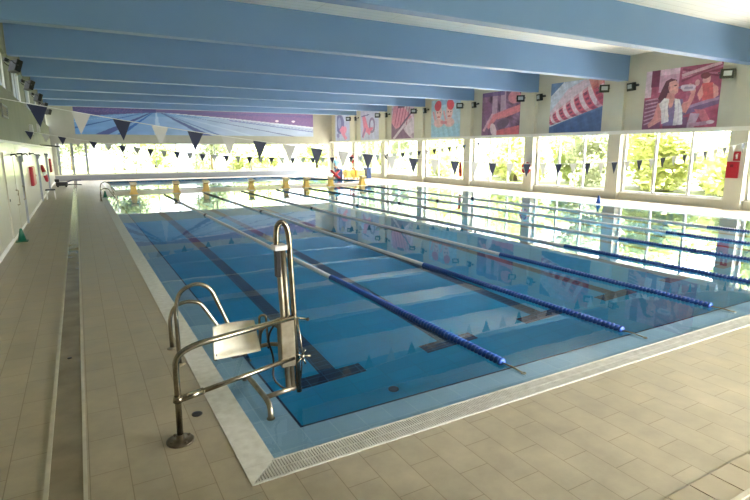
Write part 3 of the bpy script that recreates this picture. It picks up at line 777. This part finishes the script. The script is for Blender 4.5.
# seat: shallow moulded tray with rim, leaning back
b = MB(); nu, nv = 14, 12; grid = []
Ms = Matrix.Translation(LT((-.335,.66,.595))) @ Matrix.Rotation(math.radians(-18),4,'X') @ Matrix.Rotation(math.radians(3),4,'Z')
for j in range(nv+1):
    row = []
    for i in range(nu+1):
        u, v = i/nu*2-1, j/nv*2-1
        wd = .192-.012*v; rim = max(abs(u), abs(v))**6
        x = u*wd; z = v*.135 + (.012*(1-u*u) if v > .9 else 0); y = .06 - .10*rim*(1 if v < .2 or abs(u) > .6 else .6)
        row.append(b.bm.verts.new(Ms @ Vector((x, y, z))))
    grid.append(row)
for j in range(nv):
    for i in range(nu): b.bm.faces.new((grid[j][i],grid[j][i+1],grid[j+1][i+1],grid[j+1][i])).smooth = True
st = b.build('seat', M['seat'], lift); so = st.modifiers.new('Solidify','SOLIDIFY'); so.thickness = .014; so.offset = 0
b = MB(); q = LT((-.515,.62,.475)); b.box(q.x-.015,q.x+.01,q.y-.02,q.y+.02,q.z-.02,q.z+.03); b.build('seat_knob', M['black'], st)
b = MB(); b.box(*(lambda q: (q.x-.09,q.x+.05,q.y-.02,q.y+.05,q.z-.02,q.z+.02))(LT((-.27,.72,.42)))); b.build('seat_bracket', M['rubber'], st, bevel=.008)

# floor drain cap in the deck
b = MB(); b._lathe([(.045,0),(.045,.006),(.03,.008)], 16, (-.70,.62,0), True); tag(b.build('floor_drain', M['rubber']), 'small round dark drain in the deck behind the lift post', 'drain')
b = MB(); b._lathe([(.022,0),(.022,.014),(.01,.016)], 12, (-1.665,2.56,0), True); tag(b.build('drain_plug', M['rubber']), 'small dark plug in the left drain channel', 'plug')

# ------------------------------------------------------------------ cones
def make_cone(mt):
    r = empty('traffic_cone', (0,0,0))
    b = MB(); b.box(-.13,.13,-.13,.13,0,.022); b.build('cone_base', mt, r, bevel=.006)
    b = MB(); b._lathe([(.095,.022),(.03,.31),(.022,.33)], 20, (0,0,0), True); b.build('cone_body', mt, r)
    return r
c1 = make_cone(M['green']); c1.location = (-2.78,11.75,0); tag(c1, 'dark green training cone on the deck against the left wall', 'cone', 'training cones')
c2 = copy_tree(c1); c2.location = (-.38,24.6,.004); c2['label'] = 'dark green training cone by the far left ladder'
c3 = make_cone(M['ropeblue']); c3.location = (17.4,10.45,0); c3.scale = (1,1,1.0); tag(c3, 'blue training cone on the right side deck', 'cone', 'training cones')

# ------------------------------------------------------------------ left wall equipment
def redbox(y0, y1, z0, z1, lab):
    o = empty('hose_cabinet', (XL+.03,(y0+y1)/2,z0), label=lab, cat='cabinet'); w = (y1-y0)/2; h = z1-z0
    MB().box(0,.1,-w,w,0,h).build('cabinet_body', M['red'], o, bevel=.01)
    MB().box(.1,.115,-w+.04,w-.04,.04,h-.04).build('cabinet_door', M['red'], o)
    cd_ = [c for c in bpy.data.objects if c.parent == o and c.name.startswith('cabinet_door')][0]
    MB().box(.115,.135,w-.12,w-.09,h*.45,h*.55).build('latch', M['steel'], cd_)
redbox(19.2,20.4,.95,1.65,'red fire hose cabinet on the left wall, the nearer of two')
redbox(35.0,36.3,.9,1.75,'red fire hose cabinet on the left wall, near the far windows')
def lifebuoy(loc, M_, lab, R=.27, r=.06):
    o = empty('lifebuoy', loc, label=lab, cat='lifebuoy', group='lifebuoys')
    fr_ = MB().torus(R,r,M_,28,10).build('float_ring', M['red'], o)
    for a in range(4):
        MB().torus(R,r+.006,M_ ,5,10,a*PI/2-.2,a*PI/2+.2).build('white_band', M['white'], fr_)
    return o
RY = Matrix.Rotation(PI/2,4,'Y')
lifebuoy((XL+.15,26.3,1.15), Matrix.Rotation(PI/2-.2,4,'Y'), 'red lifebuoy hanging on the left wall above the stool', .36,.07)
lifebuoy((XR-.28,16.72,1.25), RY, 'red and white lifebuoy on a right wall pillar below the nearer flags', .27,.06)
lifebuoy((XR-.28,37.3,1.45), RY, 'red lifebuoy on the right wall behind the yellow baskets', .3,.07)
# stool
s = empty('stool', (-2.62,24.9,0), label='small white stool with black seat by the left wall', cat='stool')
MB().box(-.2,.2,-.2,.2,.42,.47).build('seat', M['black'], s, bevel=.01)
for x in (-.17,.17):
    for y in (-.17,.17): MB().tube([(x,y,0),(x*.9,y*.9,.42)], .02, 8).build('leg', M['white'], s)
# vent high on left wall
v = empty('wall_vent', (XL,13.75,3.28), label='grey framed vent high on the left wall at the photo edge', cat='vent')
f = MB(); f.box(0,.04,-.62,.62,.13,.17); f.box(0,.04,-.62,.62,-.17,-.13); f.box(0,.04,-.62,-.58,-.17,.17); f.box(0,.04,.58,.62,-.17,.17); f.build('vent_frame', M['dark_alu'], v)
f = MB()
for i in range(5): f.box(0,.03,-.58,.58,-.12+i*.055,-.095+i*.055)
f.build('vent_slats', M['steel_dull'], v)
# small speaker boxes on upper left wall
for k, (y, z) in enumerate(((22.5,3.1),(27.5,3.35))):
    b = MB(); b.box(XL,XL+.12,y-.18,y+.18,z-.2,z+.2); tag(b.build('junction_box', M['alu'], bevel=.01), f'pale box on the upper left wall, {["nearer","farther"][k]} of two', 'box', 'boxes on the upper left wall')
# black bracket arm
b = MB(); b.tube([(XL,28.2,2.53),(-2.2,28.2,2.46)], .03, 8); b.tube([(XL,29.4,2.53),(-2.2,28.2,2.46)], .025, 8); b.box(-2.35,-2.1,28.1,28.3,2.42,2.48)
tag(b.build('wall_bracket', M['black']), 'black bracket arm projecting from the left wall near the far end', 'bracket')
# dark equipment on floor at far left
e = empty('deck_trolley', (-2.3,34.5,0), label='low dark pool trolley on the deck in the far left corner', cat='trolley')
MB().box(-.4,.25,-.5,.3,.08,.32).build('body', M['black'], e, bevel=.03)
MB().tube(fillet([(.2,-.3,.3),(.5,-.3,.42),(1.0,-.3,.4)],.08), .035, 8).build('handle', M['navy'], e)
MB().tube(fillet([(.2,.1,.12),(.55,.1,.14),(1.0,.1,.1)],.08), .035, 8).build('fork', M['black'], e)
MB().box(-.45,-.2,-.3,.1,.32,.5).build('motor', M['black'], e, bevel=.03)
for x in (-.3,.15):
    for y in (-.45,.25):
        MB().tube([(x,y-.03,.06),(x,y+.03,.06)], .06, 12).build('wheel', M['rubber'], e)

# ------------------------------------------------------------------ right wall signs
px = XR-.2
s = empty('fire_sign', (px,6.45,1.96), label='small red sign with white extinguisher symbol on the right wall', cat='sign')
MB().box(-.012,0,-.12,.12,-.17,.17).build('sign_board', M['red'], s)
b = MB(); b.box(-.016,-.012,-.03,.03,-.1,.04); b.box(-.016,-.012,-.015,.015,.04,.08); b.box(-.016,-.012,-.05,.015,.075,.09); b.box(-.016,-.012,.03,.045,-.02,.07); b.build('extinguisher_symbol', M['white'], s)
s = empty('fire_extinguisher_cabinet', (px,6.53,1.16), label='red extinguisher cabinet on the right wall pillar under the small sign', cat='cabinet')
MB().box(-.1,0,-.2,.2,0,.6).build('cabinet_body', M['red'], s, bevel=.01)
MB().box(-.115,-.1,-.17,.17,.03,.59).build('cabinet_door', M['red'], s)
MB().box(-.12,-.115,-.05,.06,.4,.5).build('emblem', mat('dark_red', (120,14,24), .4), s)
s = empty('hanging_rescue_tube', (XR-.3,22.2,.55), label='long red rescue tube hanging on the right wall', cat='rescue tube')
MB().tube([(0,0,0),(0,.03,.3),(0,.05,.9)], [.09,.11,.08], 12).build('tube_body', M['red'], s)
MB().tube([(0,.05,.88),(.04,.08,1.2),(.08,.05,1.4)], .018, 6).build('strap', M['pink'], s)

# ------------------------------------------------------------------ pool toys by the far right corner
def basket(x, y, lab, fillm):
    o = empty('yellow_basket', (x,y,0), label=lab, cat='basket', group='yellow baskets in the far corner')
    b = MB(); w, d, h = .32, .28, .66
    b.box(-w,w,-d,d,.1,.14)
    for i in range(9):
        t = -w+2*w*i/8
        for yy in (-d,d): b.box(t-.022,t+.022,yy-.01,yy+.01,.1,h)
    for i in range(7):
        t = -d+2*d*i/6
        for xx in (-w,w): b.box(xx-.01,xx+.01,t-.022,t+.022,.1,h)
    for z in (.28,.44,h-.03):
        b.box(-w-.01,w+.01,-d-.015,-d+.01,z,z+.05); b.box(-w-.01,w+.01,d-.01,d+.015,z,z+.05); b.box(-w-.015,-w+.01,-d,d,z,z+.05); b.box(w-.01,w+.015,-d,d,z,z+.05)
    b.build('crate', M['crate'], o)
    for x_ in (-w+.05,w-.05):
        for y_ in (-d+.05,d-.05): MB().tube([(x_-.02,y_,.05),(x_+.02,y_,.05)], .05, 10).build('wheel', M['rubber'], o)
    return o
basket(17.1,33.0,'yellow plastic basket cart, left of the two in the far corner',None)
basket(17.8,32.6,'yellow plastic basket cart, right of the two in the far corner',None)
for k, (x, y, m_, a, lab) in enumerate(((16.9,33.0,'pink',-.2,'pink foam noodle in the left yellow basket'),(17.15,33.05,'navy',.2,'dark blue foam noodle in the left yellow basket'),(17.52,32.6,'orange',-.2,'orange foam noodle in the right yellow basket'),(17.9,32.62,'pink',.2,'pink foam noodle in the right yellow basket'))):
    b = MB(); b.tube(fillet([(x,y,.18),(x+a*.3,y,.7),(x+a,y+.02,.9),(x+a*1.5,y,.78)],.15), .045, 8)
    tag(b.build('pool_noodle', M[m_]), lab, 'pool noodle', 'pool noodles in the baskets')
for k, (x, y, w_, h_, lab) in enumerate(((16.3,33.2,.22,.78,'navy storage box left of the yellow baskets'),(18.55,32.6,.2,.85,'navy storage box right of the yellow baskets'))):
    o = empty('storage_box', (x,y,0), label=lab, cat='box', group='navy boxes in the far corner')
    MB().box(-w_,w_,-.25,.25,0,h_-.06).build('box_body', M['navy'], o, bevel=.02); MB().box(-w_-.02,w_+.02,-.27,.27,h_-.06,h_).build('lid', M['blue'], o, bevel=.01)
# red crossed stand
o = empty('crossed_stand', (15.6,32.3,0), label='red X-shaped folding stand in front of the person in light blue', cat='stand')
for y in (-.12,.12):
    MB().tube([(-.34,y,.1),(.34,y,.72)], .05, 8).build('leg', M['red'], o); MB().tube([(.34,y+.0,.1),(-.34,y+.0,.72)], .05, 8).build('leg', M['red'], o)
MB().tube([(-.34,-.12,.72),(-.34,.12,.72)], .03, 8).build('crossbar', M['red'], o); MB().tube([(.34,-.12,.72),(.34,.12,.72)], .03, 8).build('crossbar', M['red'], o)
# pale blue kick boards in a low heap
random.seed(3)
for k in range(6):
    x = 13.75+.28*k; b = MB(); Mx = Matrix.Translation((x, 35.6-.25*(k%3), .06+.05*(k%3))) @ Matrix.Rotation(random.uniform(-.6,.6),4,'Z') @ Matrix.Rotation(.08*(k%3),4,'X')
    b.box(-.17,.17,-.25,.25,-.02,.02,Mx); tag(b.build('kickboard', M['lblue'] if k%2 else M['blue'], bevel=.01), f'{"pale" if k%2 else "mid"} blue kickboard in the heap left of the person, {ordn[k]} from the left', 'kickboard', 'kickboards heaped beyond the far pool')

# person in light blue
def skin_body(name, joints, bones, mats, parent=None, sub=2):
    me = bpy.data.meshes.new(name); me.from_pydata([j[0] for j in joints], bones, []); o = bpy.data.objects.new(name, me); COL.objects.link(o)
    sm = o.modifiers.new('Skin','SKIN'); me.materials.append(mats)
    for v, j in zip(me.skin_vertices[0].data, joints): v.radius = j[1] if isinstance(j[1], tuple) else (j[1], j[1])
    me.skin_vertices[0].data[0].use_root = True
    su = o.modifiers.new('Sub','SUBSURF'); su.levels = sub; su.render_levels = sub
    if parent: o.parent = parent
    return o
per = empty('person', (16.6,34.2,0), rz=.25, label='person in a light blue top standing by the far right windows', cat='person')
J = [((0,0,.92),(.15,.1)),((0,0,1.1),(.13,.09)),((0,0,1.32),(.16,.1)),((0,0,1.45),(.07,.06)),((0,-.01,1.53),(.05,.05)),((0,-.02,1.63),(.078,.09)),((0,-.02,1.7),(.06,.07)),
     ((.19,0,1.4),.055),((.25,-.03,1.12),.042),((.22,-.16,.9),.032),((.21,-.2,.82),.03),((-.19,0,1.4),.055),((-.25,-.03,1.12),.042),((-.22,-.14,.9),.032),((-.21,-.18,.82),.03),
     ((.09,0,.85),.085),((.1,-.01,.48),.06),((.1,.02,.08),.042),((.11,-.12,.035),.035),((-.09,0,.85),.085),((-.11,.02,.48),.06),((-.12,.04,.08),.042),((-.13,-.1,.035),.035)]
Bn = [(0,1),(1,2),(2,3),(3,4),(4,5),(5,6),(2,7),(7,8),(8,9),(9,10),(2,11),(11,12),(12,13),(13,14),(0,15),(15,16),(16,17),(17,18),(0,19),(19,20),(20,21),(21,22)]
skin_body('body', J, Bn, M['skin'], per)
JT = [((0,0,.86),(.17,.12)),((0,0,1.1),(.15,.115)),((0,0,1.34),(.185,.12)),((0,0,1.44),(.085,.075)),((.2,0,1.4),.068),((.25,-.02,1.16),.056),((-.2,0,1.4),.068),((-.25,-.02,1.16),.056)]
skin_body('shirt', JT, [(0,1),(1,2),(2,3),(2,4),(4,5),(2,6),(6,7)], M['lblue'], per)
JS = [((0,0,.88),(.165,.12)),((.09,0,.8),.1),((.1,0,.52),.085),((-.09,0,.8),.1),((-.11,.01,.52),.085)]
skin_body('shorts', JS, [(0,1),(1,2),(0,3),(3,4)], M['navy'], per)
b = MB(); bmesh.ops.create_icosphere(b.bm, subdivisions=3, radius=.1, matrix=Matrix.Translation((0,.015,1.68)) @ Matrix.Diagonal((.9,1.05,1.0,1)))
hr = b.build('hair', M['hair'], per)
b = MB(); b.tube([(0,-.1,1.66),(0,-.13,1.63),(0,-.105,1.62)], [.008,.016,.012], 8); b.build('nose', M['skin'], per)
for x in (-.035,.035):
    b = MB(); bmesh.ops.create_icosphere(b.bm, subdivisions=1, radius=.012, matrix=Matrix.Translation((x,-.105,1.665))); b.build('eye', M['hair'], per)
for sx in (-1,1):
    for q, (dx, ln) in enumerate(((-.024,.07),(-.008,.08),(.008,.075),(.024,.06))):
        b = MB(); b.tube([(sx*.21+dx,-.2,.81),(sx*.21+dx,-.215,.81-ln*.5),(sx*.21+dx,-.205,.81-ln)], [.009,.008,.006], 6); b.build('finger', M['skin'], per)
    b = MB(); b.tube([(sx*.19,-.2,.84),(sx*.17,-.23,.8),(sx*.17,-.235,.77)], [.01,.009,.007], 6); b.build('thumb', M['skin'], per)

# ------------------------------------------------------------------ outdoors
b = MB(); b.poly([(-60,YB+TW+.05,-.05),(90,YB+TW+.05,-.05),(90,140,-.05),(-60,140,-.05)]); b.poly([(XR+TW+.05,-60,-.05),(90,-60,-.05),(90,YB+TW+.05,-.05),(XR+TW+.05,YB+TW+.05,-.05)])
b.poly([(XL-TW-.05,-60,-.05),(XR+TW+.05,-60,-.05),(XR+TW+.05,YF-TW-.05,-.05),(XL-TW-.05,YF-TW-.05,-.05)])
b.poly([(-60,-60,-.05),(XL-TW-.05,-60,-.05),(XL-TW-.05,YB+TW+.05,-.05),(-60,YB+TW+.05,-.05)])
lw = b.build('lawn', M['lawn'], recalc=False); tag(lw, 'sunlit lawn outside the windows', 'lawn', kind='stuff')
b = MB(); b.box(XL,XR+4,YB+1.2,YB+4.0,-.05,-.02); pt = b.build('path', M['path']); struct(pt)
b = MB(); b.box(XR+TW,XR+3.2,-30,YB+5.5,-.05,-.025); struct(b.build('path', M['path']))  # strip added along the right side to bounce daylight onto the ceiling
def tree_proto(seed, h, cr, lm, nl):
    r = random.Random(seed)
    root = empty('garden_tree', (0,0,0))
    b = MB(); b.tube([(0,0,-.05),(.05,.02,h*.3),(-.05,.05,h*.62)], [.16,.12,.06], 8)
    for k in range(5):
        a = k*1.3; b.tube([(0,0,h*(.28+.06*k)),(math.cos(a)*cr*.5,math.sin(a)*cr*.5,h*(.5+.06*k))], [.07,.03], 6)
    b.build('trunk', M['bark'], root)
    b = MB()
    cl = [(r.uniform(-.6,.6)*cr, r.uniform(-.6,.6)*cr, h*r.uniform(.08,.85), cr*r.uniform(.35,.6)) for _ in range(20)]
    for _ in range(nl):
        c = r.choice(cl); d = Vector((r.gauss(0,1),r.gauss(0,1),r.gauss(0,1))).normalized()*c[3]*(r.random()**.4)
        p = Vector(c[:3])+d; 
        if p.z < .1: p.z = .1+r.random()*.3
        s = r.uniform(.11,.26); u = Vector((r.gauss(0,1),r.gauss(0,1),r.gauss(0,1))).normalized(); w = u.orthogonal().normalized()
        b.poly([p-u*s, p-w*s*.6, p+u*s, p+w*s*.6])
    b.build('foliage', lm, root, recalc=False)
    return root
protos = [tree_proto(1,6,2.6,M['leafA'],7600), tree_proto(2,5,2.3,M['leafB'],6800), tree_proto(3,7.5,2.8,M['leafC'],6000)]
first = [True]*3
def put_tree(i, x, y, s, lab, grp):
    o = protos[i] if first[i] else copy_tree(protos[i]); first[i] = False
    o.location = (x,y,0); o.scale = (s*(1.35 if i != 2 else 1),s*(1.35 if i != 2 else 1),s); o.rotation_euler.z = random.random()*6; tag(o, lab, 'tree', grp)
kn = ['bright yellow-green','mid green','grey-green']
ty = [-1,2.2,5,7.6,10.2,12.8,15.6,18.6,21.8,25,31,42]
for k, y in enumerate(ty):
    put_tree([0,1,0,1,0,0,2,1,0,1,0,2][k], XR+7+3.0*(k%2), y+3, .66+.06*(k%3), f'{kn[[0,1,0,1,0,0,2,1,0,1,0,2][k]]} garden tree outside the right windows, number {["one","two","three","four","five","six","seven","eight","nine","ten","eleven","twelve"][k]} from the camera', 'trees outside the right windows')
for k, x in enumerate([-14,-8,-2,3.5,8,12.5,16,20.5,26,32,38]):
    i = [2,1,2,2,1,2,1,0,1,2,1][k]
    put_tree(i, x, 66+4*((k*5)%3)-(10 if x > 10 else 0), 1.0+.12*(k%2)-(.2 if x > 10 else 0), f'{kn[i]} tree beyond the lawn behind the far windows, number {["one","two","three","four","five","six","seven","eight","nine","ten","eleven"][k]} from the left', 'trees beyond the far lawn')

# ------------------------------------------------------------------ light
wd = bpy.data.worlds.new('sky'); SC.world = wd; wd.use_nodes = True
WN = wd.node_tree.nodes; WL_ = wd.node_tree.links
bg = WN['Background']; bg.inputs[0].default_value = (1,.985,1.0,1)
tcw = WN.new('ShaderNodeTexCoord'); dt = WN.new('ShaderNodeVectorMath'); dt.operation = 'DOT_PRODUCT'; dt.inputs[1].default_value = Vector((.85,-.5,.4)).normalized()
mxw = WN.new('ShaderNodeMath'); mxw.operation = 'MAXIMUM'; mxw.inputs[1].default_value = 0
pw = WN.new('ShaderNodeMath'); pw.operation = 'POWER'; pw.inputs[1].default_value = 2.0
ml = WN.new('ShaderNodeMath'); ml.operation = 'MULTIPLY_ADD'; ml.inputs[1].default_value = 15.0; ml.inputs[2].default_value = 1.4
WL_.new(tcw.outputs['Generated'], dt.inputs[0]); WL_.new(dt.outputs['Value'], mxw.inputs[0]); WL_.new(mxw.outputs[0], pw.inputs[0]); WL_.new(pw.outputs[0], ml.inputs[0]); WL_.new(ml.outputs[0], bg.inputs[1])
sl = bpy.data.lights.new('sun', 'SUN'); sl.energy = 22; sl.angle = .02; sl.color = (1,.96,.9)
so_ = bpy.data.objects.new('sun', sl); COL.objects.link(so_); so_.rotation_euler = Vector((.15,1,-1.2)).to_track_quat('-Z','Y').to_euler()
def portal(loc, rot, sx, sy):
    l = bpy.data.lights.new('daylight_portal', 'AREA'); l.shape = 'RECTANGLE'; l.size = sx; l.size_y = sy; l.cycles.is_portal = True
    o = bpy.data.objects.new('daylight_portal', l); COL.objects.link(o); o.location = loc; o.rotation_euler = rot
portal((XR+.32,(YF+YB)/2,(ZS+ZH)/2), (0,PI/2,0), ZH-ZS, YB-YF)
portal(((fx0+fx1)/2,YF-.32,(fz0+fz1)/2), (PI/2,0,0), fx1-fx0, fz1-fz0)
portal(((XL+XR)/2,YB+.32,(ZS2+ZH2)/2), (-PI/2,0,0), XR-XL, ZH2-ZS2)
portal((XL-.32,(YF+YB)/2,(ZL0+ZL1)/2), (0,-PI/2,0), ZL1-ZL0, YB-YF)

# ------------------------------------------------------------------ camera
cam = bpy.data.cameras.new('camera'); co = bpy.data.objects.new('camera', cam); COL.objects.link(co); SC.camera = co
yaw, pitch, roll, fpx = .5163, .1916, -.0032, 515.64
Fv = Vector((math.sin(yaw)*math.cos(pitch), math.cos(yaw)*math.cos(pitch), -math.sin(pitch)))
R = Vector((math.cos(yaw), -math.sin(yaw), 0)); Uv = R.cross(Fv)
R2 = R*math.cos(roll)+Uv*math.sin(roll); U2 = -R*math.sin(roll)+Uv*math.cos(roll)
mw = Matrix((R2, U2, -Fv)).transposed().to_4x4(); mw.translation = Vector((-1.3816,-3.6854,2.223)); co.matrix_world = mw
cam.sensor_width = 36; cam.lens = fpx/750*36; cam.clip_end = 400

vs_ = SC.view_settings; vs_.view_transform = 'Standard'; vs_.look = 'None'; vs_.gamma = 1; vs_.use_curve_mapping = False; vs_.exposure = 2.1
cy = SC.cycles
cy.use_denoising = True; cy.max_bounces = 14; cy.diffuse_bounces = 6; cy.glossy_bounces = 5; cy.transmission_bounces = 6; cy.transparent_max_bounces = 16
cy.caustics_refractive = True; cy.caustics_reflective = True; cy.blur_glossy = .3; cy.sample_clamp_indirect = 12
